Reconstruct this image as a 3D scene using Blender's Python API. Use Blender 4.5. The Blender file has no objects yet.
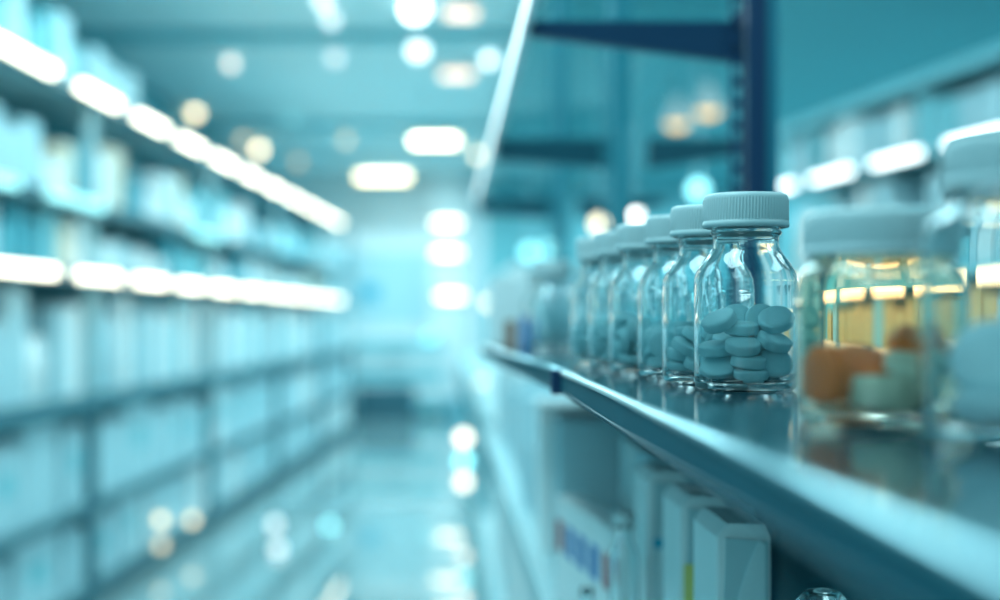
import bpy, bmesh, math, random
from mathutils import Vector, Matrix, Quaternion
random.seed(7)
SC = bpy.context.scene
COL = SC.collection
PI = math.pi
F, PX, PY, ZC = 1400.0, 445.0, 318.0, 1.285      # focal length in pixels, principal point, eye height


def at(px, py, d):
    """World point seen at pixel (px, py) at distance d down the aisle."""
    return Vector(((px - PX) * d / F, d, ZC - (py - PY) * d / F))


# ------------------------------------------------------------------ materials
MATS = {}


def mat(name, col, rough=0.5, metal=0.0, var=0.06, scale=6.0, spec=0.5, bump=0.0):
    if name in MATS:
        return MATS[name]
    m = bpy.data.materials.new(name)
    m.use_nodes = True
    nt = m.node_tree
    b = nt.nodes['Principled BSDF']
    b.inputs['Roughness'].default_value = rough
    b.inputs['Metallic'].default_value = metal
    b.inputs['Specular IOR Level'].default_value = spec
    tc = nt.nodes.new('ShaderNodeTexCoord')
    nz = nt.nodes.new('ShaderNodeTexNoise')
    nz.inputs['Scale'].default_value = scale
    nz.inputs['Detail'].default_value = 3
    nt.links.new(tc.outputs['Object'], nz.inputs['Vector'])
    mx = nt.nodes.new('ShaderNodeMix')
    mx.data_type = 'RGBA'
    mx.inputs['A'].default_value = (*[c * (1 - var) for c in col], 1)
    mx.inputs['B'].default_value = (*[min(1, c * (1 + var)) for c in col], 1)
    nt.links.new(nz.outputs['Fac'], mx.inputs['Factor'])
    nt.links.new(mx.outputs['Result'], b.inputs['Base Color'])
    if bump:
        bp = nt.nodes.new('ShaderNodeBump')
        bp.inputs['Strength'].default_value = bump
        bp.inputs['Distance'].default_value = 0.001
        nt.links.new(nz.outputs['Fac'], bp.inputs['Height'])
        nt.links.new(bp.outputs['Normal'], b.inputs['Normal'])
    MATS[name] = m
    return m


def emit(name, col, strength):
    if name in MATS:
        return MATS[name]
    m = bpy.data.materials.new(name)
    m.use_nodes = True
    nt = m.node_tree
    b = nt.nodes['Principled BSDF']
    b.inputs['Base Color'].default_value = (0.06, 0.06, 0.06, 1)
    b.inputs['Emission Color'].default_value = (*col, 1)
    b.inputs['Emission Strength'].default_value = strength
    MATS[name] = m
    return m


def glass(name, tint, rough=0.0, ior=1.46):
    m = bpy.data.materials.new(name)
    m.use_nodes = True
    nt = m.node_tree
    b = nt.nodes['Principled BSDF']
    b.inputs['Base Color'].default_value = (*tint, 1)
    b.inputs['Transmission Weight'].default_value = 1.0
    b.inputs['Roughness'].default_value = rough
    b.inputs['IOR'].default_value = ior
    MATS[name] = m
    return m


def pane(name, tint, gloss=0.12):
    """A flat clear sheet: mostly see-through with a mirror sheen."""
    m = bpy.data.materials.new(name)
    m.use_nodes = True
    nt = m.node_tree
    nt.nodes.remove(nt.nodes['Principled BSDF'])
    out = nt.nodes['Material Output']
    t = nt.nodes.new('ShaderNodeBsdfTransparent')
    t.inputs['Color'].default_value = (*tint, 1)
    g = nt.nodes.new('ShaderNodeBsdfGlossy')
    g.inputs['Roughness'].default_value = 0.03
    lw = nt.nodes.new('ShaderNodeLayerWeight')
    lw.inputs['Blend'].default_value = 0.5
    pw = nt.nodes.new('ShaderNodeMath')
    pw.operation = 'POWER'
    pw.inputs[1].default_value = 4.0
    fr = nt.nodes.new('ShaderNodeMath')
    fr.operation = 'MULTIPLY_ADD'
    fr.inputs[1].default_value = gloss * 3
    fr.inputs[2].default_value = 0.02
    nt.links.new(lw.outputs['Facing'], pw.inputs[0])
    nt.links.new(pw.outputs[0], fr.inputs[0])
    mx = nt.nodes.new('ShaderNodeMixShader')
    nt.links.new(fr.outputs[0], mx.inputs[0])
    nt.links.new(t.outputs[0], mx.inputs[1])
    nt.links.new(g.outputs[0], mx.inputs[2])
    nt.links.new(mx.outputs[0], out.inputs['Surface'])
    MATS[name] = m
    return m


CAP = mat('white_cap_plastic', (0.55, 0.65, 0.67), 0.42, var=0.02)
PILL = mat('pale_tablet', (0.30, 0.58, 0.63), 0.6, var=0.06, scale=300, bump=0.25)
PILL_O = mat('orange_tablet', (0.95, 0.21, 0.02), 0.45, var=0.08, scale=120)
PILL_W = mat('white_tablet', (0.60, 0.80, 0.84), 0.5, var=0.04, scale=120)
GLASS = glass('clear_bottle_glass', (0.93, 0.985, 0.99))
GLASS_A = glass('warm_lit_jar_glass', (1.0, 0.935, 0.79))  # warm tint stands in for warm light seen through clear glass
SHELF = mat('dark_polished_shelf', (0.010, 0.055, 0.075), 0.10, 0.0, 0.15, 9, spec=0.9)
FASCIA = mat('blue_grey_fascia', (0.003, 0.085, 0.118), 0.55, 0.0, 0.12, 14, spec=0.10)
TRIM = mat('brushed_steel_trim', (0.30, 0.46, 0.50), 0.32, 0.9, 0.06, 40)
POST = mat('navy_steel', (0.006, 0.035, 0.10), 0.45, 0.2, 0.1)
POST2 = mat('teal_steel', (0.02, 0.17, 0.25), 0.45, 0.2, 0.1)
BRACK = mat('bracket_steel', (0.005, 0.036, 0.095), 0.45, 0.2, 0.1)
WHITE = mat('white_card', (0.80, 0.85, 0.86), 0.6, var=0.04)
PALE = mat('pale_blue_card', (0.45, 0.66, 0.72), 0.6, var=0.05)
AQUA = mat('aqua_card', (0.20, 0.55, 0.62), 0.6, var=0.08)
TEAL = mat('teal_card', (0.05, 0.33, 0.42), 0.6, var=0.08)
BLUE = mat('blue_print', (0.02, 0.16, 0.45), 0.6, var=0.05)
RED = mat('red_print', (0.40, 0.06, 0.08), 0.6, var=0.05)
BROWN = mat('brown_card', (0.33, 0.16, 0.11), 0.6, var=0.08)
YELLOW = mat('yellow_print', (0.72, 0.66, 0.20), 0.6, var=0.05)
CYANP = mat('cyan_print', (0.03, 0.42, 0.60), 0.6, var=0.05)
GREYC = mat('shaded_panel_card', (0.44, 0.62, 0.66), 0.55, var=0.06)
RACKM = mat('pale_shelving_steel', (0.34, 0.54, 0.58), 0.45, 0.0, 0.05)
RAIL = mat('dark_shelving_rail', (0.03, 0.15, 0.19), 0.5, 0.0, 0.1)
BACKP = mat('shelving_back_panel', (0.05, 0.23, 0.28), 0.55, 0.0, 0.08)
FLOORM = mat('polished_vinyl_floor', (0.25, 0.38, 0.40), 0.022, 0.0, 0.05, 1.5, spec=1.0)
CEILM = mat('ceiling_paint', (0.64, 0.84, 0.87), 0.8, var=0.03, scale=0.8)
WALLM = mat('wall_paint', (0.72, 0.78, 0.80), 0.7, var=0.05, scale=0.7)
WALLD = mat('teal_wall_paint', (0.10, 0.36, 0.42), 0.7, var=0.08, scale=0.7)
CABM = mat('white_cabinet_paint', (0.72, 0.78, 0.80), 0.45, var=0.04)
CHAR = mat('dark_plinth', (0.03, 0.12, 0.16), 0.5, var=0.1)
SHELFGLASS = pane('shelf_glass', (0.80, 0.95, 0.96), 0.04)
E_TUBE = emit('tube_light', (1.0, 0.94, 0.74), 6.5)
E_TUBEC = emit('cool_tube_light', (0.85, 0.98, 1.0), 4.5)
E_WARM = emit('warm_panel_light', (1.0, 0.82, 0.44), 6.5)
E_WARMD = emit('soft_warm_panel_light', (1.0, 0.78, 0.60), 2.4)
E_SIGN = emit('cream_lamp_light', (1.0, 0.92, 0.70), 6)


def lampmat(col, s):
    return emit('globe_light_%d_%d_%d_%d' % (col[0] * 99, col[1] * 99, col[2] * 99, s * 10), col, s)


# ------------------------------------------------------------------ mesh helpers
class MB:
    def __init__(self):
        self.bm = bmesh.new()

    def box(self, c, s, bev=0.0, seg=2, rz=0.0):
        t = bmesh.new()
        bmesh.ops.create_cube(t, size=1)
        for v in t.verts:
            v.co = Vector((v.co.x * s[0], v.co.y * s[1], v.co.z * s[2]))
        if bev:
            bmesh.ops.bevel(t, geom=t.edges[:], offset=bev, segments=seg, affect='EDGES', profile=0.6)
        M = Matrix.Translation(c) @ Matrix.Rotation(rz, 4, 'Z')
        self._merge(t, M)
        return self

    def _merge(self, t, M=Matrix()):
        vm = {v: self.bm.verts.new(M @ v.co) for v in t.verts}
        for f in t.faces:
            try:
                n = self.bm.faces.new([vm[v] for v in f.verts])
                n.smooth = f.smooth
            except ValueError:
                pass
        t.free()

    def lathe(self, prof, n=48, c=(0, 0, 0), fn=None, cap0=False, cap1=False):
        rings = []
        c = Vector(c)
        for k, (r, z) in enumerate(prof):
            if r < 1e-6:
                rings.append([self.bm.verts.new(c + Vector((0, 0, z)))])
                continue
            ring = []
            for i in range(n):
                a = 2 * PI * i / n
                rr = r * (fn(k, i) if fn else 1)
                ring.append(self.bm.verts.new(c + Vector((rr * math.cos(a), rr * math.sin(a), z))))
            rings.append(ring)
        for a, b in zip(rings, rings[1:]):
            for i in range(n):
                j = (i + 1) % n
                if len(a) == 1 and len(b) == 1:
                    continue
                if len(a) == 1:
                    f = (a[0], b[j], b[i])
                elif len(b) == 1:
                    f = (a[i], a[j], b[0])
                else:
                    f = (a[i], a[j], b[j], b[i])
                self.bm.faces.new(f).smooth = True
        if cap0 and len(rings[0]) > 1:
            self.bm.faces.new(rings[0][::-1])
        if cap1 and len(rings[-1]) > 1:
            self.bm.faces.new(rings[-1])
        return self

    def poly(self, pts, ext):
        """Prism: polygon pts (3-D) pushed along ext."""
        a = [self.bm.verts.new(Vector(p)) for p in pts]
        b = [self.bm.verts.new(Vector(p) + Vector(ext)) for p in pts]
        n = len(a)
        self.bm.faces.new(a[::-1])
        self.bm.faces.new(b)
        for i in range(n):
            self.bm.faces.new((a[i], a[(i + 1) % n], b[(i + 1) % n], b[i]))
        return self

    def build(self, name, m, parent=None, loc=None, rz=0.0, normals=True):
        if normals:
            bmesh.ops.recalc_face_normals(self.bm, faces=self.bm.faces[:])
        me = bpy.data.meshes.new(name)
        self.bm.to_mesh(me)
        self.bm.free()
        me.materials.append(m)
        o = bpy.data.objects.new(name, me)
        COL.objects.link(o)
        if parent:
            o.parent = parent
        if loc is not None:
            o.location = loc
        o.rotation_euler.z = rz
        return o


def tag(o, label, cat, group=None, kind=None):
    o['label'] = label
    o['category'] = cat
    if group:
        o['group'] = group
    if kind:
        o['kind'] = kind
    return o


def thing(name, label, cat, loc=(0, 0, 0), rz=0.0, group=None):
    o = bpy.data.objects.new(name, None)
    o.empty_display_size = 0.02
    COL.objects.link(o)
    o.location = loc
    o.rotation_euler.z = rz
    return tag(o, label, cat, group)


def copy_tree(o, parent=None):
    c = o.copy()
    COL.objects.link(c)
    if parent:
        c.parent = parent
    for ch in list(o.children):
        copy_tree(ch, c)
    return c


def struct(o):
    o['kind'] = 'structure'
    return o


# ------------------------------------------------------------------ room
YF, ZCEIL = 18.5, 1.285 + 1.9
struct(MB().box((0.9, 8.75, -0.05), (6.8, 19.5, 0.1)).build('floor', FLOORM))
struct(MB().box((0.9, 8.75, ZCEIL + 0.05), (6.8, 19.5, 0.1)).build('ceiling', CEILM))
struct(MB().box((0.9, YF + 0.05, ZCEIL / 2), (6.8, 0.1, ZCEIL)).build('wall_back', WALLM))
struct(MB().box((-2.45, 8.75, ZCEIL / 2), (0.1, 19.5, ZCEIL)).build('wall_left', WALLD))
struct(MB().box((4.25, 8.75, ZCEIL / 2), (0.1, 19.5, ZCEIL)).build('wall_right', AQUA))
struct(MB().box((2.35, 8.75, ZCEIL - 0.12), (3.6, 19.4, 0.16)).build('ceiling_dimming_slab', mat('dimmed_ceiling_paint', (0.09, 0.35, 0.40), 0.7, var=0.06, scale=0.7)))  # slab added in darkened paint to dim this side of the ceiling
struct(MB().box((2.38, YF - 0.01, ZCEIL / 2), (3.7, 0.02, ZCEIL)).build('trim_5', mat('aqua_wall_panel', (0.16, 0.46, 0.52), 0.7, var=0.06, scale=0.8)))
k = 0
for y in (6.4, 9.3, 13.6):
    k += 1
    struct(MB().box((-0.95, y, ZCEIL - 0.035), (2.9, 0.13, 0.07), 0.008).build('trim_%d' % k, AQUA))

# ------------------------------------------------------------------ shelving beside the aisle (blurred, on the left)
LX0, LS = -1.891, 0.0536
LTH = -math.atan(LS)
LEV = [0.11, 0.475, 0.95, 1.49, 1.80, 2.285]
ORD = ['first', 'second', 'third', 'fourth', 'fifth']
BAYL, Y0 = 2.4, 3.85
bayroots = []


def gondola(root, L, levels, dep=0.42, strips=()):
    """Shelving bay: local +Y along the aisle, local +X toward the shopper, front edge at x = 0."""
    top = max(levels)
    MB().box((-dep + 0.012, L / 2, top / 2 + 0.15), (0.02, L - 0.02, top - 0.2)).build('back_panel', BACKP, root)
    for y in (0.035, L - 0.035):
        u = MB().box((-0.03, y, top / 2 + 0.475), (0.04, 0.03, top - 0.95), 0.004).build('upright', RACKM, root)
        MB().box((-0.03, y, 0.4745), (0.045, 0.05, 0.949), 0.004).build('lower_post', RAIL, u)
    MB().box((-dep / 2 - 0.02, L / 2, 0.05), (dep - 0.05, L - 0.02, 0.098), 0.004).build('plinth', CHAR, root)
    for z in levels:
        s = MB().box((-dep / 2 - 0.012, L / 2, z - 0.012), (dep - 0.03, L - 0.02, 0.024), 0.003).build('shelf_board', RACKM, root)
        hr = 0.085 if 0.9 < z < 1.0 else 0.05
        MB().box((0.004, L / 2, z - hr / 2 + 0.002), (0.022, L - 0.02, hr), 0.004).build('price_rail', RAIL, s)


for b in range(5):
    y = Y0 + b * BAYL * math.cos(LTH)
    r = thing('shelving_unit', '%s steel bay, counted from the camera, of the long stocked shelving across the aisle' % ORD[b],
              'shelving', (LX0 + LS * y, y, 0), LTH, 'bays of the long stocked shelving')
    gondola(r, BAYL, LEV)
    bayroots.append(r)

# tube lamps on two shelf edges
segs = [4.3, 5.72, 6.6, 7.45, 8.3, 9.25, 10.1, 11.0, 11.9, 12.8, 13.7, 14.6]
tubeproto = None
ORDT = ['first', 'second', 'third', 'fourth', 'fifth', 'sixth', 'seventh', 'eighth', 'ninth', 'tenth', 'eleventh', 'twelfth', 'thirteenth']


def tube_lamp(L, em, thick=0.03, name='tube_lamp'):
    r = thing(name, 'x', 'lamp')
    MB().box((0.004, L / 2, 0.0), (0.012, L, thick + 0.012), 0.002).build('housing', RACKM, r)
    MB().box((0.025, L / 2, 0.0), (0.032, L - 0.03, thick), 0.005).build('diffuser', em, r)
    return r


for zi, (zz, txt) in enumerate(((2.262, 'upper'), (1.467, 'lower'))):
    for i in range(len(segs) - 1):
        a, bnd = segs[i] + 0.15, segs[i + 1] - 0.15
        L = (bnd - a) / math.cos(LTH)
        t = tube_lamp(L, E_TUBE)
        t.location = (LX0 + LS * a + 0.0185, a, zz)
        t.rotation_euler.z = LTH
        tag(t, '%s glowing white tube, from the camera, on the %s lit edge of the long shelving' % (ORDT[i], txt), 'lamp',
            '%s tubes on the long shelving' % txt)

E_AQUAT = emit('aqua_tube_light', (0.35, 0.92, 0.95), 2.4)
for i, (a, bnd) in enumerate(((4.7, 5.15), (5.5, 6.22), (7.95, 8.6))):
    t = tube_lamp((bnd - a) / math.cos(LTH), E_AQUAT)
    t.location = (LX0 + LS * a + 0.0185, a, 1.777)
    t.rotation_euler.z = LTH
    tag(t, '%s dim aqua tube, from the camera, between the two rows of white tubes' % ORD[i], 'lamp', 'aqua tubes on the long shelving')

# goods on the long shelving
BEIGE = mat('beige_card', (0.80, 0.68, 0.54), 0.6, var=0.05)
PACKM = [WHITE, WHITE, PALE, PALE, AQUA]


def carton_mesh(w, d, h, m, stripe):
    """A carton with its own printed band modelled into the mesh."""
    mb = MB()
    mb.box((0, 0, h / 2), (d, w, h), 0.004, 1)
    o = mb.build('carton', m)
    return o


def tub_mesh(r, h):
    mb = MB()
    mb.lathe([(0, 0), (r * .92, 0), (r, .006), (r, h * .72), (r * .93, h * .78), (r * .78, h * .8), (r * .78, h * .97), (r * .72, h), (0, h)], 20)
    return mb


cart_count = 0
SHN = ['bottom deck', 'knee-height shelf', 'waist-height shelf', 'eye-level shelf', 'shelf below the top', 'top shelf']
for b in range(5):
    root = bayroots[b]
    for li, z in enumerate(LEV):
        if li == 5 and b > 1:
            continue
        yend = 0.9 if (li == 5 and b == 1) else BAYL - 0.06
        y = 0.08
        wlo, whi = [(0.3, 0.52), (0.26, 0.5), (0.11, 0.22), (0.11, 0.24), (0.13, 0.26), (0.10, 0.2)][li]
        hlo, hhi = [(0.24, 0.31), (0.30, 0.40), (0.30, 0.47), (0.10, 0.25), (0.12, 0.30), (0.16, 0.30)][li]
        if b >= 3:
            wlo, whi = wlo * 1.4, whi * 1.4
        lastm = None
        while y < yend - 0.05:
            w = random.uniform(wlo, whi)
            if y + w > yend:
                w = yend - y
                if w < 0.09:
                    break
            h = random.uniform(hlo, hhi)
            gap = random.choice((0.012, 0.02, 0.05)) if li > 1 else random.choice((0.02, 0.03, 0.09))
            if li in (2, 3) and random.random() < 0.34:
                rr = min(w, 0.15) / 2 - 0.004
                o = tub_mesh(rr, h * 0.85).build('tub', random.choice((WHITE, WHITE, PALE)))
                w = rr * 2
                nm, cat = 'tub', 'tub'
                lx = -0.05 - rr
            else:
                m = random.choice([PALE, PALE, WHITE, PALE] if li < 2 else ([WHITE, WHITE, PALE, PALE, AQUA, TEAL, BEIGE] if li in (3, 4) else ([PALE, PALE, AQUA] if li == 5 else PACKM)))
                dd = random.uniform(0.2, 0.3)
                o = carton_mesh(w - 0.004, dd, h, m, None)
                nm, cat = 'carton', 'carton'
                lx = -0.035 - dd / 2
                if li < 2 and b < 3 and w > 0.25:
                    lab = MB().box((dd / 2 + 0.001, 0, h * 0.55), (0.003, w * 0.42, h * 0.3)).build('printed_label', random.choice((PALE, AQUA)), o)
            M = Matrix.Translation(root.location) @ Matrix.Rotation(LTH, 4, 'Z')
            o.location = M @ Vector((lx, y + w / 2, z + 0.0005))
            o.rotation_euler.z = LTH
            colour = {'white_card': 'white', 'pale_blue_card': 'pale blue', 'aqua_card': 'aqua', 'teal_card': 'teal', 'beige_card': 'beige'}[o.data.materials[0].name]
            tag(o, '%s %s on the %s, %s bay of the long shelving' % (colour, nm, SHN[li], ORD[b]), cat,
                '%s %ss on the %s, %s bay' % (colour, nm, SHN[li], ORD[b]))
            cart_count += 1
            y += w + gap

# ------------------------------------------------------------------ end wall furniture
r = thing('drawer_cabinet', 'tall white drawer cabinet against the end wall of the aisle', 'cabinet', (-0.62, YF - 0.22, 0))
MB().box((0, 0, 0.55), (1.25, 0.42, 0.98), 0.01).build('body', CABM, r)
MB().box((0, 0.02, 0.03), (1.2, 0.36, 0.06)).build('plinth', CHAR, r)
for i in range(5):
    dr = MB().box((0, -0.218, 0.16 + i * 0.19), (1.18, 0.02, 0.17), 0.006).build('drawer', CABM if i % 2 else AQUA, r)
    MB().box((0, -0.235, 0.05), (0.25, 0.015, 0.02), 0.004).build('handle', RAIL, dr, loc=(0, 0, 0.16 + i * 0.19))
    dr.data.transform(Matrix.Translation((0, 0, 0)))
r = thing('wall_display', 'pale wall display board with a blue square on the end wall above the drawer cabinet', 'board', (-0.72, YF - 0.012, 1.2))
MB().box((0, 0, 0.48), (1.5, 0.02, 0.96), 0.004).build('board', PALE, r)
MB().box((-0.28, -0.014, 0.42), (0.26, 0.012, 0.2), 0.003).build('blue_panel', CYANP, r)
for sx in (-0.75, 0.75):
    MB().box((sx, -0.012, 0.48), (0.04, 0.02, 0.98), 0.004).build('frame', CABM, r)
MB().box((0, -0.012, 0.97), (1.54, 0.02, 0.04), 0.004).build('frame', CABM, r)
tag(MB().box((0.0, 0, 0.2), (0.75, 0.3, 0.4), 0.02).build('storage_box', CHAR, loc=(-0.75, YF - 0.62, 0.0)),
    'dark low box standing on the floor before the white drawer cabinet', 'box')
tag(MB().box((0.0, 0, 0.12), (0.42, 0.3, 0.24), 0.02).build('storage_box', TEAL, loc=(0.22, YF - 0.5, 0.0)),
    'small teal box on the floor under the stack of three wall lamps', 'box')
struct(MB().box((0.04, YF - 0.1, ZCEIL / 2), (0.5, 0.2, ZCEIL), 0.01).build('trim_4', CABM))
for i, py in enumerate((222.5, 252.5, 296)):
    p = at(447 if i < 2 else 451, py, 18.15)
    p.y = YF - 0.24
    r = thing('wall_lamp', '%s cream wall lamp of the stack of three on the end pillar' % ('topmost', 'middle', 'lowest')[i], 'lamp', p,
              group='stacked wall lamps')
    MB().box((0, 0.012, 0), (0.40, 0.05, 0.11), 0.008).build('housing', CABM, r)
    MB().box((0, -0.02, 0), (0.33, 0.03, 0.06), 0.01).build('diffuser', E_SIGN, r)


# ------------------------------------------------------------------ ceiling lamps, then globes added as glints
def panel_lamp(px, py, d, w, h, em, label):
    p = at(px, py, d)
    r = thing('ceiling_lamp', label, 'lamp', p, group='rectangular hanging lamps')
    MB().box((0, 0.0, 0), (w, 0.16, h), 0.01).build('diffuser', em, r)
    MB().box((0, 0.0, h / 2 + 0.012), (w + 0.03, 0.19, 0.025), 0.006).build('housing', CABM, r)
    hl = ZCEIL - p.z - h / 2 - 0.02
    for sx in (-1, 1):
        MB().lathe([(0.004, 0), (0.004, max(0.02, hl))], 8, (sx * w * 0.4, 0, h / 2 + 0.02), cap0=True, cap1=True).build('suspension_rod', RACKM, r)


panel_lamp(383, 177, 17.3, 0.62, 0.065, E_WARM, 'warm yellow rectangular lamp hanging low above the end wall display')
panel_lamp(435, 141, 14.3, 0.46, 0.06, E_WARM, 'warm rectangular lamp hanging beside the end pillar, higher than the yellow one')
panel_lamp(457, 75, 10.4, 0.24, 0.035, E_WARMD, 'small pale peach lamp hanging between the two higher peach and white lamps')
panel_lamp(461, 14, 8.5, 0.19, 0.03, E_WARMD, 'pale peach lamp at the picture top beside the big white globe')


def globe(px, py, d, dia, col, s, label, mount='ceiling', name='glowing_globe'):
    """Round lamp, or globe added as a reflected glint; mount: ceiling (stem up to the ceiling), wall, or foot (stands on what is below)."""
    p = at(px, py, d)
    r = thing(name, label, 'lamp', p)
    rr = dia / 2
    prof = [(rr * math.sin(PI * i / 12), -rr * math.cos(PI * i / 12)) for i in range(13)]
    prof[0] = (0, -rr); prof[-1] = (0, rr)
    MB().lathe(prof, 20).build('globe', lampmat(col, s * 0.5), r)
    if mount == 'ceiling':
        hl = ZCEIL - p.z - rr
        if hl > 0.01:
            MB().lathe([(rr * .5, 0), (rr * .5, rr * .3), (0.005, rr * .4), (0.005, hl - .02), (rr * .7, hl - .012), (rr * .7, hl)], 14, (0, 0, rr * .96), cap0=True, cap1=True).build('stem', RACKM, r)
    elif mount == 'side':
        MB().lathe([(rr * 0.75, -0.008), (rr * 0.75, 0.0)], 18, (0, 0, -rr * .92), cap0=True, cap1=True).build('mount', RACKM, r)
    else:
        MB().lathe([(rr * 1.1, -0.012), (rr * 1.1, 0.0)], 18, (0, 0, -rr * .92), cap0=True, cap1=True).build('foot', RACKM, r)
    return r


CR, CY, WH = (1.0, 0.83, 0.52), (0.30, 0.90, 0.97), (0.80, 0.97, 1.0)
globe(195, 113, 12.8, 0.10, CR, 10, 'bright cream globe lamp just above the upper lit shelf edge, nearer of the two')
globe(259, 150, 15.0, 0.11, CR, 11, 'bright cream globe lamp above the far half of the upper lit shelf edge')
globe(243, 140, 14.3, 0.09, CR, 3, 'dim globe lamp touching the bright cream globe above the upper lit shelf edge')
globe(231, 64, 10.2, 0.08, (1.0, .95, .85), 4.5, 'pale grey-cream globe lamp alone high on the ceiling')
globe(335, 58, 9.9, 0.09, WH, 3, 'faint white globe lamp below the pair of white globes at the picture top')
globe(331, 20, 8.7, 0.085, WH, 4, 'pale white globe lamp under the one at the picture top edge')
globe(323, 1, 8.2, 0.085, WH, 5, 'pale white globe lamp cut by the picture top edge')
globe(415, 9, 8.35, 0.14, WH, 14, 'largest bright white globe lamp at the picture top')
globe(418, 50, 9.6, 0.12, (.8, .98, 1), 8, 'white globe lamp directly under the largest white globe')
globe(346, 140, 14.3, 0.09, CR, 3, 'dim warm globe lamp above the yellow hanging lamp')
globe(291, 118, 12.9, 0.09, CY, 2, 'faint aqua globe lamp over the middle of the long shelving')
globe(298, 162, 15.2, 0.10, CR, 2, 'faint warm globe lamp over the far end of the long shelving')
globe(489, 60, 9.9, 0.08, WH, 8, 'white globe lamp beside the bright upper shelf rail')
globe(477, 155, 14.2, 0.08, CR, 8, 'cream globe lamp at the corner of the warm rectangular lamp')
globe(698, 190, 9.0, 0.11, CY, 8, 'aqua globe pendant showing above the ribbed caps')
globe(599, 224, 8.6, 0.075, CR, 10, 'cream globe pendant showing behind the farthest ribbed caps')
globe(632, 213, 8.2, 0.09, (1, .97, .9), 16, 'very bright cream globe pendant glowing behind the third ribbed cap')
globe(529, 252, 9.4, 0.09, CY, 6, 'aqua globe pendant behind the distant bottles, beside another aqua one')
globe(550, 250, 9.6, 0.11, (.3, .9, .95), 5, 'deeper aqua globe pendant behind the distant bottles')
globe(489, 303, 15.0, 0.09, CR, 8, 'cream globe lamp beside the lowest wall lamp of the end pillar')
globe(430, 337, 15.2, 0.11, CY, 4.5, 'aqua globe lamp hanging low before the end pillar')
globe(463.5, 438, 8.95, 0.075, (1, .9, .72), 10, 'topmost cream globe added as a reflection in the upright trio on the low cabinets', 'side')  # trio and next pair: glowing globes added for lights reflected off the units
globe(463.5, 461, 8.95, 0.075, (.3, .95, 1), 9, 'aqua globe added as a reflection, middle of the upright trio on the low cabinets', 'side')
globe(463.5, 482, 8.95, 0.075, (1, .9, .72), 8, 'lowest cream globe added as a reflection in the upright trio on the low cabinets', 'side')
globe(482, 383, 8.0, 0.05, CR, 4, 'dim warm globe added as a reflection on the low cabinet tops, near their front edge', 'foot')
globe(507, 383, 8.0, 0.05, CR, 3, 'dim warm globe added as a reflection on the low cabinet tops, set further back', 'foot')
globe(275, 524, 8.6, 0.07, WH, 3.5, 'white globe added as a floor reflection, farther of the pair close to the shelving', 'foot', 'floor_reflection_globe')  # these three: glowing globes added in place of lamp reflections on the floor
globe(278, 549, 7.65, 0.065, WH, 3.5, 'white globe added as a floor reflection, nearer of the pair close to the shelving', 'foot', 'floor_reflection_globe')
globe(330, 526, 8.55, 0.07, CY, 4.5, 'aqua globe added as a floor reflection, alone in the middle of the aisle', 'foot', 'floor_reflection_globe')

globe(161, 520, 7.22, 0.05, CR, 6, 'dim cream added glint low on the long shelving, upper of the two stacked', 'side', 'added_glint')  # these three: small glowing globes added as glints off the cartons
globe(161, 545, 7.2, 0.05, CR, 4, 'dim cream added glint low on the long shelving, lower of the two stacked', 'side', 'added_glint')
globe(192, 520, 7.82, 0.05, CR, 6, 'dim cream added glint low on the long shelving, alone beyond the stacked two', 'side', 'added_glint')

# ------------------------------------------------------------------ low cabinets down the aisle on the right
for i in range(4):
    y = 5.2 + i * 2.55
    r = thing('base_cabinet', '%s low white cabinet, from the camera, lining the aisle opposite the long shelving' % ORD[i], 'cabinet', (0.17, y, 0),
              group='low cabinets along the aisle')
    MB().box((0.3, 1.25, 0.47), (0.58, 2.5, 0.84), 0.008).build('body', CABM, r)
    MB().box((0.32, 1.25, 0.03), (0.54, 2.48, 0.06)).build('plinth', CHAR, r)
    MB().box((0.3, 1.25, 0.895), (0.62, 2.54, 0.025), 0.004).build('worktop', RACKM, r)
    for q in range(4):
        dr = MB().box((0.005, 0.335 + q * 0.61, 0.47), (0.016, 0.58, 0.78), 0.004).build('door', PALE if q % 2 else AQUA, r)
        MB().box((-0.012, 0.12 + q * 0.61, 0.7), (0.018, 0.015, 0.12), 0.004).build('handle', RAIL, dr)

t = thing('dispenser_cabinet', 'white rounded-top dispenser standing on the low cabinets past the dark rack', 'dispenser', (0.235, 6.2, 0.908))
pts = [(0.0, 0, 0), (0.0, 0, 0.5)] + [(0.1 - 0.1 * math.cos(PI * q / 10), 0, 0.52 + 0.1 * math.sin(PI * q / 10)) for q in range(11)] + [(0.2, 0, 0.5), (0.2, 0, 0)]
MB().poly(pts, (0, 0.35, 0)).build('body', WHITE, t)
MB().box((0.1, -0.006, 0.3), (0.14, 0.012, 0.3), 0.004).build('front_door', PALE, t)

# ------------------------------------------------------------------ the near rack
R = thing('shelf_rack', 'dark blue steel rack with polished shelf, perforated posts, arms and clear upper shelf', 'rack', (0, 0, 0))
ZS = 1.25
EX = 0.077
TH = 0.0155


def edge_profile(mb_list, x0, y0, x1, y1):
    """Shelf plate, fascia, bright nosing and bottom lip following an edge line."""
    d = Vector((x1 - x0, y1 - y0, 0))
    nrm = Vector((d.y, -d.x, 0)).normalized()      # points away from the aisle
    def ext(prof):
        return [Vector((x0, y0, 0)) + nrm * u + Vector((0, 0, z)) for u, z in prof]
    return ext, d


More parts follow.
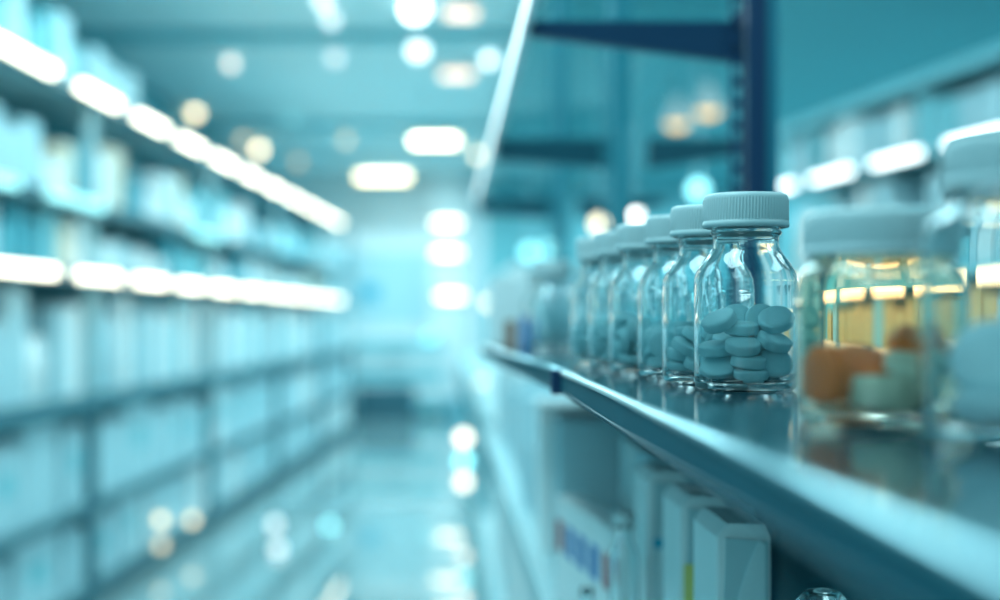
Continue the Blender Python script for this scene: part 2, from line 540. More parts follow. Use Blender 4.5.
def shelf_bay(x0, y0, x1, y1, back, nm='shelf'):
    ext, d = edge_profile(None, x0, y0, x1, y1)
    # plate
    o = MB().poly(ext([(0.0044, ZS), (back, ZS), (back, ZS - 0.004), (0.0044, ZS - 0.004)]), d).build(nm, SHELF, R)
    # rounded bright nosing
    pr = [(0.0046, ZS + 0.0002), (0.0036, ZS + 0.0003), (0.0022, ZS - 0.0001), (0.0010, ZS - 0.0008), (0.0003, ZS - 0.0018), (0.0002, ZS - 0.0026),
          (0.003, ZS - 0.0034), (0.0046, ZS - 0.0034)]
    t = MB().poly(ext(pr), d)
    for f in t.bm.faces:
        if len(f.verts) == 4:
            f.smooth = True
    t.build('nosing', TRIM, o)
    MB().poly(ext([(0.0010, ZS - 0.0026), (0.0010, ZS - TH + .0022), (0.004, ZS - TH + .0015), (0.006, ZS - TH + .0015), (0.006, ZS - 0.0034)]), d).build('fascia', FASCIA, o)
    MB().poly(ext([(0.0012, ZS - TH + .0021), (0.0004, ZS - TH + .0016), (0.0006, ZS - TH), (0.012, ZS - TH), (0.012, ZS - TH + .001), (0.004, ZS - TH + .0014)]), d).build('bottom_lip', mat('lip_steel', (0.005, 0.065, 0.09), 0.5, 0.0, 0.06, 40, spec=0.1), o)
    return o


s1 = shelf_bay(EX, 0.10, EX, 0.9435, 0.30)
s2 = shelf_bay(EX - 0.0002, 0.9475, 0.046, 1.86, 0.30)
# dark joint strip between the two shelf lengths
MB().box((EX + 0.15, 0.9455, ZS - 0.0075), (0.29, 0.0036, 0.0145)).build('joint_strip', POST, R)

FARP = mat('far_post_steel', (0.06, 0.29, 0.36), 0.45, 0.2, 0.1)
MB().box((0.0752, 0.9455, ZS - 0.0082), (0.0075, 0.008, 0.0172), 0.0008, 1).build('joint_cover', POST, R)
UX = 0.311


def upright(d, UX=0.311):
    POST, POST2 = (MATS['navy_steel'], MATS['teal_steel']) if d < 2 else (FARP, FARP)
    o = MB().box((UX + 0.004, d, 1.12), (0.020, 0.03, 2.2), 0.002).build('upright', POST, R)
    MB().box((UX + 0.021, d + 0.002, 1.12), (0.013, 0.026, 2.2), 0.002).build('side_channel', POST2, o)
    # perforated strip: two rails with bridges, slots open between
    mb = MB()
    mb.box((UX - 0.0105, d - 0.012, 1.12), (0.003, 0.004, 2.2))
    mb.box((UX - 0.0205, d - 0.012, 1.12), (0.003, 0.004, 2.2))
    z = 0.05
    while z < 2.2:
        mb.box((UX - 0.0155, d - 0.012, z), (0.008, 0.004, 0.009))
        z += 0.022
    mb.build('slotted_strip', POST, o)
    return o


upright(0.45)
upright(1.43)
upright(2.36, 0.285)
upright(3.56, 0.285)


def arm(d, z, x0, x1, h0, h1):
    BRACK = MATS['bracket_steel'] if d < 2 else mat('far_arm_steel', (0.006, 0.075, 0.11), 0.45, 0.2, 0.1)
    """Tapered cantilever arm from the post (h0 tall) to the tip (h1 tall)."""
    MB().poly([(x0, d - 0.008, z), (x1, d - 0.008, z), (x1, d - 0.008, z - h1), (x0, d - 0.008, z - h0)], (0, 0.016, 0)).build('arm', BRACK, R)


ZU = ZC + 0.302
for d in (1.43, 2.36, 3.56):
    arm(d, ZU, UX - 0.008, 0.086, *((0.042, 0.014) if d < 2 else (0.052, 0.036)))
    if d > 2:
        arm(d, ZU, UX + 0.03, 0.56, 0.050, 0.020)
arm(0.45, ZU, UX - 0.008, 0.086, 0.034, 0.007)
for a, b in ((0.20, 1.425), (1.435, 2.355), (2.365, 3.555)):
    g = MB().box(((0.09 + UX - 0.022) / 2, (a + b) / 2, ZU + 0.004), (UX - 0.022 - 0.09, b - a - 0.004, 0.006), 0.001).build('upper_glass_shelf', SHELFGLASS, R)
    MB().box((0.084, (a + b) / 2, ZU + 0.001), (0.010, b - a, 0.016), 0.002).build('front_rail', TRIM, g)
    MB().box((0.0785, (a + b) / 2, ZU + 0.001), (0.003, b - a - 0.01, 0.009), 0.001).build('rail_light', emit('rail_light', (0.75, 0.97, 1.0), 3.0), g)
# brackets carrying the polished shelf, and the shelves below
for d in (0.45, 1.43):
    arm(d, ZS - 0.006, UX - 0.008, 0.095, 0.05, 0.02)
ZL = 1.0
lo = MB().box((0.205, 1.95, ZL - 0.008), (0.2, 3.2, 0.016), 0.002).build('lower_shelf', RACKM, R)
MB().box((0.1, 1.95, ZL - 0.006), (0.008, 3.2, 0.03), 0.002).build('price_rail', RACKM, lo)
lo = MB().box((0.22, 2.6, 0.592), (0.2, 4.6, 0.016), 0.002).build('lower_shelf', RACKM, R)
MB().box((0.118, 2.6, 0.594), (0.008, 4.6, 0.03), 0.002).build('price_rail', RACKM, lo)
lo = MB().box((0.27, 2.6, 0.13), (0.2, 4.7, 0.02), 0.002).build('lower_shelf', RACKM, R)
MB().box((0.27, 2.6, 0.06), (0.19, 4.7, 0.12)).build('base_plinth', CHAR, R)
MB().box((UX + .04, 1.9, 0.85), (0.008, 3.1, 0.75)).build('lower_back_panel', AQUA, R)

# ------------------------------------------------------------------ pill bottles
BR = 0.0248


def bottle_body(scale=1.0):
    outer = [(0.0195, 0.0008), (0.0222, 0.0), (0.0238, 0.0012), (0.0246, 0.0036), (BR, 0.0065), (BR, 0.030), (BR, 0.0515), (0.0246, 0.0543),
             (0.0239, 0.0567), (0.0225, 0.0593), (0.0206, 0.0622), (0.0185, 0.0650), (0.0169, 0.0673), (0.0160, 0.0692), (0.0157, 0.0710), (0.0157, 0.0738), (0.0160, 0.0747),
             (0.0168, 0.0752), (0.0172, 0.0760), (0.0168, 0.0768), (0.0160, 0.0773), (0.0163, 0.0779), (0.0166, 0.0784), (0.0163, 0.0790), (0.0158, 0.0798),
             (0.0157, 0.0915), (0.0153, 0.0930)]
    inner = [(0.0143, 0.0930), (0.0142, 0.080), (0.0142, 0.0705), (0.0146, 0.0685), (0.0156, 0.0664), (0.0173, 0.0640), (0.0194, 0.0612), (0.0212, 0.0584),
             (0.0225, 0.0558), (0.0231, 0.0528), (0.0231, 0.030), (0.0231, 0.0090), (0.0226, 0.0058), (0.0210, 0.0044), (0.0, 0.0042)]
    prof = [(0.0, 0.0014), (0.012, 0.0014)] + outer + inner
    return MB().lathe(prof, 96)


def ribbed_cap(r, h, n=84):
    """White screw cap: smooth collar, ribbed skirt, rounded top with a shallow rim."""
    prof = [(r * .93, 0.0), (r * 1.005, 0.0004), (r * 1.01, h * .10), (r * 1.005, h * .17), (r * .985, h * .19), (r * .985, h * .22), (r * .985, h * .80), (r * .985, h * .84),
            (r * .978, h * .90), (r * .95, h * .965), (r * .90, h * .995), (r * .85, h), (r * .82, h * .985), (0, h * .98)]
    N = n * 4

    def fn(kk, i):
        if 5 <= kk <= 6:
            return (1.017, 1.017, 0.99, 0.99)[i % 4]
        return 1.0
    mb = MB().lathe(prof, N, fn=fn)
    # inside of the skirt
    mb.lathe([(r * .93, 0.0), (r * .90, 0.0006), (r * .885, h * .80), (0, h * .82)], N)
    return mb


def make_bottle(label):
    t = thing('glass_bottle', label, 'bottle')
    bottle_body().build('bottle_body', GLASS, t, normals=True)
    ribbed_cap(0.0205, 0.0165).build('cap', CAP, t, loc=(0, 0, 0.0783))
    return t


def tablet_mesh(r=.0082, h=.0031):
    pr = [(0, -h), (r * .45, -h * .985), (r * .74, -h * .94), (r * .88, -h * .87), (r * .95, -h * .77), (r * .985, -h * .64), (r, -h * .48), (r, h * .48), (r * .985, h * .64),
          (r * .95, h * .77), (r * .88, h * .87), (r * .74, h * .94), (r * .45, h * .985), (0, h)]
    return MB().lathe(pr, 44)


HEAP = [(-1.4, -0.62, 0.63, -0.2, -0.6, 0.75), (-0.44, -1.44, 1.71, 0, -0.35, 0.93), (-1.39, -0.73, 2.91, -0.45, -0.35, 0.82), (-1.45, -0.32, 1.55, -0.1, -0.2, 0.97), (-0.18, -1.47, 0.95, 0.08, -0.12, 0.99), (-0.07, -1.49, 0.32, 0, -0.08, 1), (1.1, -1.07, 1.92, 0.25, -0.4, 0.88), (1.12, -1.02, 0.81, 0.05, -0.97, 0.15), (1.26, -0.79, 2.97, -0.25, -0.6, 0.75), (0.80, 0.10, 2.95, 0.1, -0.95, 0.3), (-0.35, 0.45, 2.95, -0.1, -0.9, 0.4), (-0.32, -0.55, 2.55, 0, -0.15, 1), (1.68, 0.23, 0.94, 0.9, -0.4, 0), (-1.39, 0.5, 0.29, 0, 0, 1), (-0.09, 1.51, 0.29, 0, 0, 1), (0.35, 1.43, 0.91, 0.2, 0, 1), (-1.19, 0.91, 1.01, -0.2, 0, 1), (0.48, 0.03, 0.32, 0.05, 0, 1), (0.13, 0.01, 1.4, 0, 0, 1), (1.0, 1.1, 1.88, 0.3, -0.2, 1), (-0.56, 1.39, 1.87, 0, -0.3, 1)]
HEAPL = ['tilted pale tablet lowest against the glass on the heap side facing the aisle, sharp bottle',
         'pale tablet lying flat at the middle front of the heap in the sharp bottle',
         'pale tablet leaning edge-up on the aisle side at the heap top, sharp bottle',
         'pale tablet between the lowest and topmost aisle-side tablets in the sharp bottle',
         'pale tablet flat beneath the middle front one in the sharp bottle',
         'pale tablet flat on the floor of the sharp bottle at the front',
         'pale tablet tilted above the round face-on one in the sharp bottle',
         'round pale tablet standing face-on at the bottom of the sharp bottle',
         'pale tablet leaning at the heap top on the amber jar side, sharp bottle',
         'large upright pale tablet behind the heap top on the amber jar side, sharp bottle',
         'upright pale tablet behind the middle of the heap top in the sharp bottle',
         'pale tablet flat on top just behind the middle front one, sharp bottle',
         'pale tablet standing on edge against the glass beside the amber jar, sharp bottle'] 
SIM1 = [(0.93, 1.12, 0.35, 0.028, 0.406, 0.913, 0.03), (-1.33, 0.57, 0.35, 0.032, -0.992, 0.117, 0.025), (0.86, -0.58, 0.35, 0.04, -0.988, -0.147, -0.008), (-1.15, -0.89, 0.51, 0.177, -0.054, 0.19, -0.964), (1.93, 0.1, 0.83, 0.566, -0.395, -0.587, 0.424), (-1.28, 0.68, 1.04, 0.481, -0.014, 0.103, -0.871), (0.21, 0.7, 0.86, 0.749, 0.195, -0.147, -0.616), (-0.19, -1.91, 0.85, 0.47, 0.584, 0.473, -0.463), (-0.36, 1.41, 2.24, 0.051, 0.65, -0.758, 0.011), (1.0, -1.05, 0.96, 0.047, -0.92, -0.384, -0.055), (0.01, -0.23, 1.37, 0.104, 0.321, 0.021, -0.941), (-0.88, -1.37, 1.54, 0.153, -0.065, 0.556, 0.815), (1.37, 0.8, 1.5, 0.278, 0.585, -0.344, -0.68), (0.7, -1.57, 2.03, 0.73, -0.677, -0.081, -0.049), (-1.44, -0.15, 1.51, 0.163, -0.326, -0.916, -0.166), (-0.21, -0.6, 2.4, 0.866, 0.085, 0.231, -0.435), (0.86, 1.19, 2.19, 0.621, 0.408, 0.614, 0.266), (-0.28, 1.42, 1.55, 0.056, 0.371, -0.922, 0.09), (1.39, -0.49, 1.93, 0.269, -0.514, -0.795, -0.176), (-0.93, -0.33, 2.05, 0.675, 0.01, 0.252, -0.694), (1.37, -0.55, 2.72, 0.769, 0.315, -0.068, 0.552)]
SIM2 = [(1.26, -1.47, 0.84, 0.399, -0.681, 0.191, 0.584), (-0.83, -1.19, 0.35, 0.906, -0.022, 0.035, 0.42), (-0.35, 1.41, 0.35, 0.41, 0.016, -0.037, 0.911), (1.45, -0.06, 0.35, 0.031, 0.273, 0.961, -0.027), (-1.89, 0.4, 0.83, 0.621, 0.2, -0.678, -0.338), (-0.81, -0.08, 0.66, 0.494, -0.212, -0.262, -0.801), (-0.71, 0.49, 1.14, 0.893, -0.185, 0.104, 0.398), (0.65, 1.3, 0.79, 0.916, -0.015, 0.386, -0.107), (0.3, -1.52, 0.84, 0.508, -0.713, -0.13, 0.466), (0.03, -0.65, 1.29, 0.777, 0.432, 0.422, 0.176), (-0.88, -1.49, 1.51, 0.703, -0.406, 0.581, 0.044), (1.46, -0.02, 1.03, 0.009, 0.25, -0.967, 0.054), (-1.46, 0.01, 1.96, 0.002, 0.609, -0.793, -0.013), (1.38, 1.33, 1.58, 0.594, 0.704, -0.261, -0.289), (0.39, -1.41, 2.09, 0.926, 0.166, -0.047, 0.335), (-1.28, 0.69, 2.56, 0.071, 0.923, -0.377, 0.021), (-1.07, -0.99, 2.59, 0.066, 0.571, 0.818, -0.019), (1.4, -0.36, 1.72, 0.069, 0.869, 0.49, 0.02), (-0.13, 1.06, 1.93, 0.892, -0.248, -0.362, -0.108), (-1.02, 1.63, 1.47, 0.367, -0.021, 0.678, -0.636), (0.62, 0.41, 2.03, 0.45, 0.683, 0.561, -0.13)]

BOT = [(0.146, 0.680), (0.142, 0.754), (0.139, 0.828), (0.1305, 0.902), (0.1250, 0.978), (0.119, 1.052)]
BLAB = ['clear glass pill bottle with ribbed white cap, the sharp one beside the amber jar',
        'clear pill bottle with ribbed white cap, second from the amber jar',
        'clear pill bottle with ribbed white cap, third from the amber jar',
        'clear pill bottle with white cap, fourth from the amber jar, before the shelf joint',
        'blurred clear pill bottle with white cap, fifth from the amber jar, past the shelf joint',
        'blurred clear pill bottle with white cap, sixth from the amber jar']
BN = ['sharp', 'second', 'third', 'fourth', 'fifth', 'sixth']
b0 = make_bottle(BLAB[0])
tm = tablet_mesh()
tab0 = tm.build('tablet', PILL)
first = True
for i, (x, y) in enumerate(BOT):
    b = b0 if i == 0 else copy_tree(b0)
    b.location = (x, y, ZS + 0.0002)
    b.rotation_euler.z = i * 0.9
    tag(b, BLAB[i], 'bottle', 'row of capped pill bottles')
    if i == 0:
        for q, (px_, py_, pz_, a, b_, c) in enumerate(HEAP):
            t = tab0 if first else tab0.copy()
            if not first:
                COL.objects.link(t)
            first = False
            t.rotation_mode = 'QUATERNION'
            t.rotation_quaternion = Vector((a, b_, c)).normalized().to_track_quat('Z', 'Y')
            t.location = (x + px_ * .01, y + py_ * .01, ZS + 0.0046 + pz_ * .01)
            if q < 13:
                tag(t, HEAPL[q], 'tablet', 'tablets in the sharp bottle')
            else:
                tag(t, 'pale tablet buried at the back of the heap in the sharp bottle', 'tablet', 'tablets in the sharp bottle')
        continue
    sim = SIM1 if i % 2 else SIM2
    ang = [0, 0.4, 1.9, 3.0, 4.1, 5.2][i]
    Rm = Matrix.Rotation(ang, 4, 'Z')
    for (px_, py_, pz_, w, qx, qy, qz) in sim:
        t = tab0.copy()
        COL.objects.link(t)
        v = Rm @ Vector((px_, py_, pz_)) * 0.01
        t.location = (x + v.x, y + v.y, ZS + 0.0046 + v.z)
        t.rotation_quaternion = Rm.to_quaternion() @ Quaternion((w, qx, qy, qz))
        tag(t, 'pale tablet in the heap inside the %s bottle from the amber jar' % BN[i], 'tablet', 'tablets in the %s bottle' % BN[i])

# ------------------------------------------------------------------ jar with warm light tinted in and the close clear jar


def jar_body(r, h, nr, base=0.004, wall=0.0016):
    """Squat jar: heel, straight wall, rounded shoulder, neck of radius nr."""
    out = [(0, 0.001), (r * .85, 0.001), (r * .93, 0.0), (r * .98, 0.0014), (r, 0.005), (r, h * .62), (r, h * .74), (r * .985, h * .79), (r * .95, h * .83), (nr + .0015, h * .87), (nr, h * .895), (nr, h)]
    inn = [(nr - wall, h), (nr - wall, h * .89), (nr - wall + .001, h * .865), (r * .95 - wall, h * .825), (r * .985 - wall, h * .785), (r - wall, h * .74), (r - wall, h * .62), (r - wall, 0.010), (r * .97 - wall, base + .0015), (r * .9 - wall, base), (0, base)]
    return MB().lathe(out + inn, 96)


JX, JY = 0.1454, 0.470
t = thing('pill_jar', 'squat amber jar, warm light tinted into its glass, with wide white lid holding orange tablets', 'jar', (JX, JY, ZS + .0002))
jar_body(0.0272, 0.0600, 0.0222).build('jar_body', GLASS_A, t)
ribbed_cap(0.0246, 0.0152, 70).build('cap', CAP, t, loc=(0, 0, 0.0553))
KX, KY = 0.1706, 0.410
t = thing('pill_jar', 'blurred clear pill jar with white cap cut by the picture edge, beside the amber jar', 'jar', (KX, KY, ZS + .0002))
jar_body(0.0300, 0.0765, 0.0215).build('jar_body', GLASS, t)
ribbed_cap(0.0240, 0.0160, 70).build('cap', CAP, t, loc=(0, 0, 0.0720))


def big_tablet(x, y, z, n, r, h, m, label, group, name='tablet'):
    o = tablet_mesh(r, h).build(name, m)
    o.rotation_mode = 'QUATERNION'
    o.rotation_quaternion = Vector(n).normalized().to_track_quat('Z', 'Y')
    o.location = (x, y, ZS + z)
    tag(o, label, 'tablet', group)


G = 'tablets in the amber jar'
big_tablet(JX - .0182, JY - .004, .0152, (-.93, -.36, .0), .0108, .0042, PILL_O, 'orange tablet standing on edge against the wall of the amber jar', G)
big_tablet(JX - .0050, JY + .0060, .0086, (-.05, -.15, 1), .0105, .0042, PILL_O, 'orange tablet lying flat behind the white tablet in the amber jar', G)
big_tablet(JX - .0030, JY + .0050, .0185, (.15, -.45, .9), .0105, .0042, PILL_O, 'orange tablet tilted on top of the flat orange one in the amber jar', G)
big_tablet(JX + .0140, JY + .0040, .0225, (.55, -.6, .55), .0108, .0040, PILL_O, 'orange tablet leaning on the wall of the amber jar toward the clear jar', G)
o = MB().lathe([(0, 0), (.0118, 0), (.0126, .0008), (.0128, .002), (.0128, .0092), (.0124, .0104), (.0114, .0112), (0, .0114)], 64).build('tablet', PILL_W, loc=(JX + .0002, JY - .0118, ZS + .0046))
tag(o, 'thick flat white tablet at the front of the amber jar', 'tablet', G)
big_tablet(JX + .0085, JY - .0090, .0196, (.1, -.2, 1), .0090, .0034, PILL_W, 'pale tablet resting on the thick white one in the amber jar', G)
G = 'tablets in the close clear jar'
big_tablet(KX - .0120, KY - .0090, .0090, (0, -.08, 1), .0125, .0046, PILL_W, 'pale tablet lying flat at the bottom of the clear jar by the picture edge', G)
big_tablet(KX - .0110, KY - .0040, .0225, (-.35, -.72, .5), .0125, .0046, PILL_W, 'pale tablet tilted steeply on top in the clear jar by the picture edge', G)
big_tablet(KX + .0140, KY + .0060, .0090, (0, 0, 1), .0125, .0046, PILL_W, 'pale tablet lying behind the others in the clear jar by the picture edge', G)
big_tablet(KX + .0080, KY + .0060, .0200, (.2, -.3, 1), .0125, .0046, PILL_W, 'pale tablet resting on the rear one in the clear jar by the picture edge', G)

# ------------------------------------------------------------------ blurred goods further down the polished shelf
DB = [(0.112, 1.46), (0.118, 1.66), (0.165, 1.56)]
for i, (x, y) in enumerate(DB):
    b = copy_tree(b0)
    b.location = (x, y, ZS + .0002)
    b.rotation_euler.z = i
    tag(b, '%s blurred capped bottle beyond the row of six pill bottles' % ORD[i], 'bottle', 'out-of-focus bottles down the shelf')


def small_carton(x, y, w, dp, h, m, z, label, group=None, rz=0):
    o = MB().box((0, 0, h / 2), (w, dp, h), 0.0015, 2).build('carton', m, loc=(x, y, z + .0003), rz=rz)
    return tag(o, label, 'carton', group)


small_carton(0.083, 1.775, 0.05, 0.10, 0.085, WHITE, ZS, 'white blurred carton at the far end of the polished shelf')
small_carton(0.0745, 1.60, 0.012, 0.02, 0.032, BROWN, ZS, 'tiny brown carton on the polished shelf near its edge, beyond the pill bottles')
small_carton(0.092, 1.585, 0.013, 0.02, 0.036, BLUE, ZS, 'tiny blue carton beside the tiny brown one on the polished shelf')
small_carton(0.140, 1.74, 0.05, 0.08, 0.08, PALE, ZS, 'pale blue carton behind the second blurred capped bottle')
small_carton(0.19, 1.72, 0.05, 0.12, 0.085, PALE, ZS, 'pale blue carton at the far rear corner of the polished shelf')
small_carton(0.21, 1.25, 0.05, 0.10, 0.07, AQUA, ZS, 'aqua carton behind the sixth pill bottle on the polished shelf')

# ------------------------------------------------------------------ goods on the lower shelf


def wavy_carton(y, h, label):
    """White carton whose aisle-side panel wraps the front corner in a soft S curve, with a rounded top edge."""
    t = thing('carton', label, 'carton', (0.154, y, ZL + .0003), group='white cartons with curved fronts')
    w, dp = 0.031, 0.072
    mb = MB()
    n = 22
    rows = []
    for k in range(n + 1):
        z = h * k / n
        s = math.sin(z / h * 2 * PI * 1.35 + 0.6) * 0.0015
        u = max(0.0, (z - (h - 0.007)) / 0.007)
        inset = 0.006 * (1 - math.sqrt(max(0, 1 - u * u)))
        rows.append([mb.bm.verts.new(p) for p in ((inset, dp, z), (inset, 0, z), (0.0 + s + inset, -0.0008, z), (w - inset * .5, 0.0, z), (w - inset * .5, dp, z))])
    for a, b in zip(rows, rows[1:]):
        for i in range(5):
            j = (i + 1) % 5
            mb.bm.faces.new((a[i], a[j], b[j], b[i]))
    mb.bm.faces.new(rows[0]); mb.bm.faces.new(rows[-1])
    mb.build('box_body', WHITE, t)
    # darker front panel with a swooping cut
    pts = []
    for k in range(16):
        f = k / 15
        z = 0.012 + (h - 0.020) * f
        x = 0.0035 + math.sin(f * 2 * PI * 1.2 + 0.4) * 0.0010 + 0.0006
        pts.append((x, -0.0012, z))
    pts += [(w - 0.002, -0.0012, h - 0.010), (w - 0.002, -0.0012, 0.012)]
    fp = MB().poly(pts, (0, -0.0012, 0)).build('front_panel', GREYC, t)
    sw = []
    for k in range(14):
        f = k / 13
        sw.append((0.005 + 0.019 * f ** 2.2, -0.0024, h * 0.42 + (h * 0.53) * f))
    sw += [(w - 0.004, -0.0024, h * 0.93), (w - 0.004, -0.0024, 0.016), (0.0052, -0.0024, 0.016)]
    MB().poly(sw, (0, -0.0010, 0)).build('curved_flap', mat('flap_card', (0.60, 0.76, 0.79), 0.5, var=0.08, scale=60), fp)
    return t, w, h


HB = ZC - 0.117 - ZL
ta, w, h = wavy_carton(1.065, HB, 'white curved-front carton with a cyan dot on the lower shelf, farthest of three')
MB().lathe([(0.0042, 0), (0.0042, 0.0006)], 24, cap0=True, cap1=True).build('cyan_dot', CYANP, ta).matrix_local = Matrix.Translation((0.0078, -0.0034, h - 0.054)) @ Matrix.Rotation(PI / 2, 4, 'X')
tb, w, h = wavy_carton(0.917, HB, 'white curved-front carton with a yellow patch on the lower shelf, middle of three')
MB().box((0.0075, -0.0038, h - 0.060), (0.011, 0.0008, 0.032), 0.0003, 1).build('yellow_patch', YELLOW, tb)
wavy_carton(0.795, HB, 'white curved-front carton on the lower shelf, the one with the whole front showing')

for i in range(5):
    col = 'red' if i in (0, 4) else 'blue'
    t = thing('small_carton', '%s small white carton with a %s side stripe in the row on the lower shelf' % (ORD[i], col), 'carton',
              (0.1535 - i * 0.006, 1.195 + i * 0.0505, ZL + .0003), 0.118, group='striped small cartons')
    MB().box((0, 0, 0.053), (0.03, 0.046, 0.106), 0.0012, 2).build('box_body', WHITE, t)
    MB().box((-0.0152, 0.0, 0.068), (0.0012, 0.030, 0.030), 0.0003, 1).build('stripe', RED if i in (0, 4) else BLUE, t)

# glass vials on the lower shelf
t = thing('glass_vial', 'narrow clear glass vial on the lower shelf beside the curved-front cartons', 'vial', (0.1335, 1.045, ZL + .0003))
MB().lathe([(0, .001), (.009, 0), (.0105, .001), (.011, .004), (.011, .105), (.0095, .113), (.0065, .118), (.0062, .127), (.0075, .128), (.0075, .131), (.005, .131), (.005, .118), (.0085, .110), (.0098, .104), (.0098, .006), (.008, .004), (0, .004)], 48).build('vial_body', GLASS, t)
MB().lathe([(.008, .1302), (.0085, .1306), (.0085, .138), (.0075, .1395), (0, .1395)], 32, cap0=True).build('stopper', CAP, t)
t = thing('glass_vial', 'clear glass flask with domed top peeking out under the polished shelf edge', 'flask', (0.178, 0.66, ZL + .0003))
MB().lathe([(0, .001), (.016, 0), (.019, .002), (.02, .006), (.02, .125), (.0185, .138), (.014, .149), (.008, .156), (0, .158), (0, .156), (.0075, .154), (.013, .147), (.0170, .137), (.0185, .125), (.0185, .008), (.016, .004), (0, .004)], 48).build('vial_body', GLASS, t)
t = thing('glass_vial', 'short clear vial in front of the striped cartons on the lower shelf', 'vial', (0.112, 1.105, ZL + .0003))
MB().lathe([(0, .001), (.007, 0), (.0085, .003), (.0085, .05), (.006, .058), (.005, .062), (.005, .072), (.004, .072), (.004, .062), (.0075, .05), (.0075, .004), (0, .003)], 40).build('vial_body', GLASS, t)

# pale cartons filling the lower shelves
for i, (y, m, nm) in enumerate(((1.25, PALE, 'pale blue'), (1.36, WHITE, 'white'))):
    small_carton(0.222, y, 0.09, 0.10, 0.165, m, ZL, '%s carton standing behind the row of striped small cartons' % nm)
rr = random.Random(3)
y = 1.46
n = 0
while y < 3.4:
    wv = rr.uniform(0.07, 0.13)
    m = rr.choice((WHITE, WHITE, PALE))
    small_carton(0.117 + 0.05 + rr.uniform(0, .02), y + wv / 2, 0.10, wv, rr.uniform(0.10, 0.185), m, ZL,
                 'blurred carton further along the lower shelf under the out-of-focus bottles', 'blurred cartons on the lower shelf')
    y += wv + rr.choice((0.008, 0.02, 0.05))
y = 0.6
while y < 4.0:
    wv = rr.uniform(0.12, 0.26)
    small_carton(0.13 + 0.066, y + wv / 2, 0.112, wv, rr.uniform(0.16, 0.33), rr.choice((PALE, AQUA, WHITE, AQUA)), 0.6,
                 'blurred carton on the knee-height shelf of the dark rack', 'blurred cartons low in the rack')
    y += wv + rr.choice((0.01, 0.03, 0.06))

# ------------------------------------------------------------------ shelving of the next aisle, seen through the rack
RX0, RS = 2.597, -0.123
RTH = math.atan(0.123)
ry0 = 4.05
r = thing('shelving_unit', 'blurred shelving with a lit edge in the next aisle, seen above the jars', 'shelving', (RX0 + RS * ry0, ry0, 0), RTH + PI)
# local +X now points toward the camera side (-X world) and local +Y toward the viewer; extend along -Y
LN = (7.55 - ry0) / math.cos(RTH)
RLEV = [0.11, 0.55, 1.0, 1.5, 1.965, 2.26]
top = max(RLEV)
MB().box((-0.40, -LN / 2, top / 2 + .1), (0.02, LN, top - .1)).build('back_panel', BACKP, r)
for yy in (-0.03, -LN + 0.03):
    MB().box((-0.03, yy, top / 2), (0.05, 0.05, top), 0.004).build('upright', RACKM, r)
MB().box((-0.22, -LN / 2, 0.05), (0.36, LN, 0.098)).build('plinth', CHAR, r)
for z in RLEV:
    s = MB().box((-0.21, -LN / 2, z - 0.012), (0.38, LN, 0.024), 0.003).build('shelf_board', RACKM, r)
    MB().box((0.004, -LN / 2, z - 0.022), (0.022, LN, 0.05), 0.004).build('price_rail', AQUA, s)
RM = Matrix.Translation(r.location) @ Matrix.Rotation(RTH + PI, 4, 'Z')
cuts = [4.08, 4.78, 5.42, 6.08, 6.75, 7.5]
for i in range(5):
    L = (cuts[i + 1] - cuts[i] - 0.22) / math.cos(RTH)
    t = tube_lamp(L, E_TUBEC, 0.026)
    t.location = RM @ Vector((0.0185, -(cuts[i] + 0.11 - ry0) / math.cos(RTH) - L, 1.94))
    t.rotation_euler.z = RTH + PI
    tag(t, '%s cool white tube, from the camera, on the lit edge of the next aisle shelving' % ORD[i], 'lamp', 'tubes on the next aisle shelving')
E_PEACH = emit('peach_tube_light', (1.0, 0.72, 0.38), 4.5)
for i in range(5):
    L = (cuts[i + 1] - cuts[i] - 0.2) / math.cos(RTH)
    t = tube_lamp(L, E_PEACH, 0.06)
    t.location = RM @ Vector((0.0185, -(cuts[i] + 0.1 - ry0) / math.cos(RTH) - L, 1.44))
    t.rotation_euler.z = RTH + PI
    tag(t, '%s warm tube, from the camera, behind the jars on the next aisle shelving' % ORD[i], 'lamp', 'warm tubes on the next aisle shelving')
rr = random.Random(11)
TAN = mat('tan_card', (0.95, 0.52, 0.20), 0.6, var=0.06)
for li, z in enumerate(RLEV[2:5]):
    y = 0.06
    while y < LN - 0.32:
        wv = rr.uniform(0.10, 0.24)
        hh = (rr.uniform(0.32, 0.40), rr.uniform(0.2, 0.38), rr.uniform(0.17, 0.25))[li]
        o = MB().box((0, 0, hh / 2), (0.24, wv - 0.006, hh), 0.004, 1).build('carton', rr.choice((WHITE, PALE, PALE, AQUA) if li else (TAN, TAN, PALE)))
        o.location = RM @ Vector((-0.16, -y - wv / 2, z + .0005))
        o.rotation_euler.z = RTH + PI
        tag(o, 'blurred carton on the %s of the next aisle shelving' % ('waist-height shelf', 'shelf below the lit edge', 'shelf on the lit edge')[li], 'carton',
            'cartons on the %s, next aisle' % ('waist-height shelf', 'shelf below the lit edge', 'shelf on the lit edge')[li])
        y += wv + rr.choice((0.01, 0.02, 0.07))

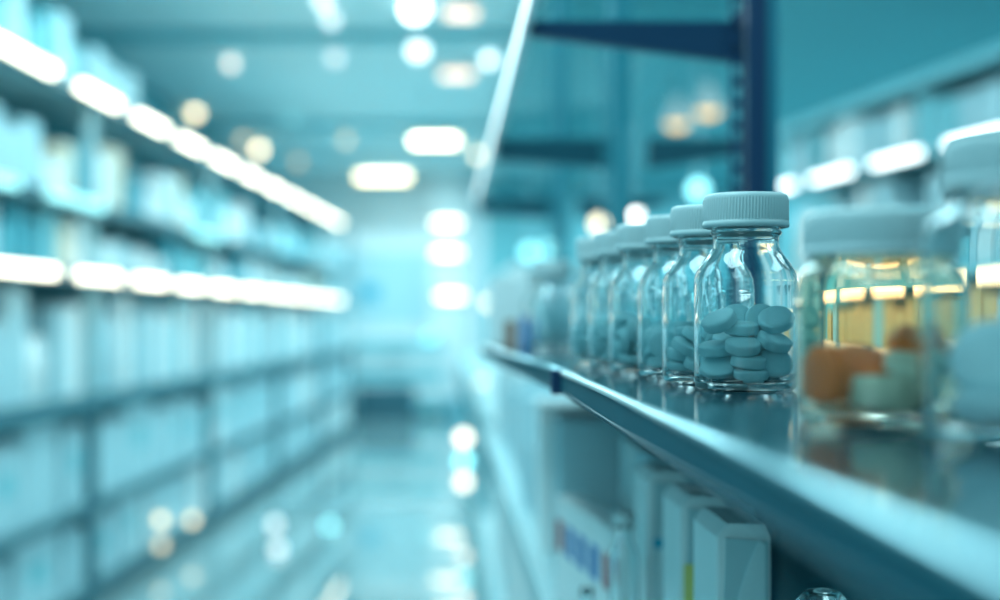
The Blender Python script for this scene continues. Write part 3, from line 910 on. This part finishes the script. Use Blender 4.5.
# bell pendants in the next aisle
for i, (px, py, d) in enumerate(((677, 116, 7.2), (708, 103, 6.8))):
    p = at(px, py, d)
    r = thing('pendant_lamp', 'bell-shaped pendant lamp with warm bulb, the %s of the pair behind the rack' % ('lower', 'higher')[i], 'lamp', p,
              group='bell pendants')
    MB().lathe([(0.008, 0.10), (0.02, 0.095), (0.03, 0.06), (0.05, 0.02), (0.075, -0.03), (0.08, -0.045), (0.076, -0.045), (0.045, 0.02), (0.026, 0.058), (0.0, 0.08)], 32).build('shade', emit('lit_shade', (0.4, 0.85, 0.95), 0.5), r)
    MB().lathe([(0.0, -0.072), (0.03, -0.068), (0.05, -0.055), (0.056, -0.04), (0.0, -0.03)], 24).build('bulb', emit('pendant_bulb', (1.0, 0.64, 0.24), 2.0), r)
    MB().lathe([(0.003, 0.098), (0.003, ZCEIL - p.z)], 8, cap0=True, cap1=True).build('cord', RAIL, r)

# ------------------------------------------------------------------ light


def area(name, loc, sx, sy, col, e, rot=(0, 0, 0)):
    l = bpy.data.lights.new(name, 'AREA')
    l.shape = 'RECTANGLE'
    l.size, l.size_y = sx, sy
    l.color = col
    l.energy = e
    o = bpy.data.objects.new(name, l)
    COL.objects.link(o)
    o.location = loc
    o.rotation_euler = rot
    return o


TL = (0.55, 0.90, 0.96)
for y in (0.6, 3.2, 5.8):
    area('ceiling_light', (-0.6, y, ZCEIL - 0.03), 1.0, 1.4, TL, 55)
    area('ceiling_light', (2.2, y, ZCEIL - 0.21), 1.0, 1.4, TL, 24)
for y in (8.6, 11.4, 14.2, 17.0):
    area('ceiling_light', (-0.5, y, ZCEIL - 0.09), 1.2, 0.05, TL, 62)
    area('ceiling_light', (2.6, y, ZCEIL - 0.21), 1.2, 0.05, TL, 75)

area('added_front_fill', (-1.5, -2.5, 2.4), 1.2, 1.2, TL, 16, (math.radians(62), 0, math.radians(-20)))  # fill added behind the camera to lighten the space under the shelf

w = bpy.data.worlds.new('World')
SC.world = w
w.use_nodes = True
bg = w.node_tree.nodes['Background']
bg.inputs[0].default_value = (0.125, 0.43, 0.50, 1)
bg.inputs[1].default_value = 1.1

# ------------------------------------------------------------------ camera
cam = bpy.data.cameras.new('camera')
cam.sensor_width = 36
cam.lens = F * 36 / 1000
cam.shift_x = (500 - PX) / 1000
cam.shift_y = (PY - 300) / 1000
cam.clip_start = 0.02
cam.dof.use_dof = True
cam.dof.focus_distance = 0.69
cam.dof.aperture_fstop = 3.6
co = bpy.data.objects.new('camera', cam)
COL.objects.link(co)
co.location = (0, 0, ZC)
co.rotation_euler = (PI / 2, 0, 0)
SC.camera = co

SC.view_settings.view_transform = 'Standard'
SC.view_settings.look = 'None'
SC.view_settings.exposure = 0.0
SC.view_settings.gamma = 1.0
SC.view_settings.use_curve_mapping = False
SC.cycles.max_bounces = 28
SC.cycles.transmission_bounces = 28
SC.cycles.transparent_max_bounces = 24
SC.cycles.glossy_bounces = 8
SC.cycles.diffuse_bounces = 4
SC.cycles.sample_clamp_indirect = 6.0
SC.cycles.use_denoising = True
print('cartons', cart_count)
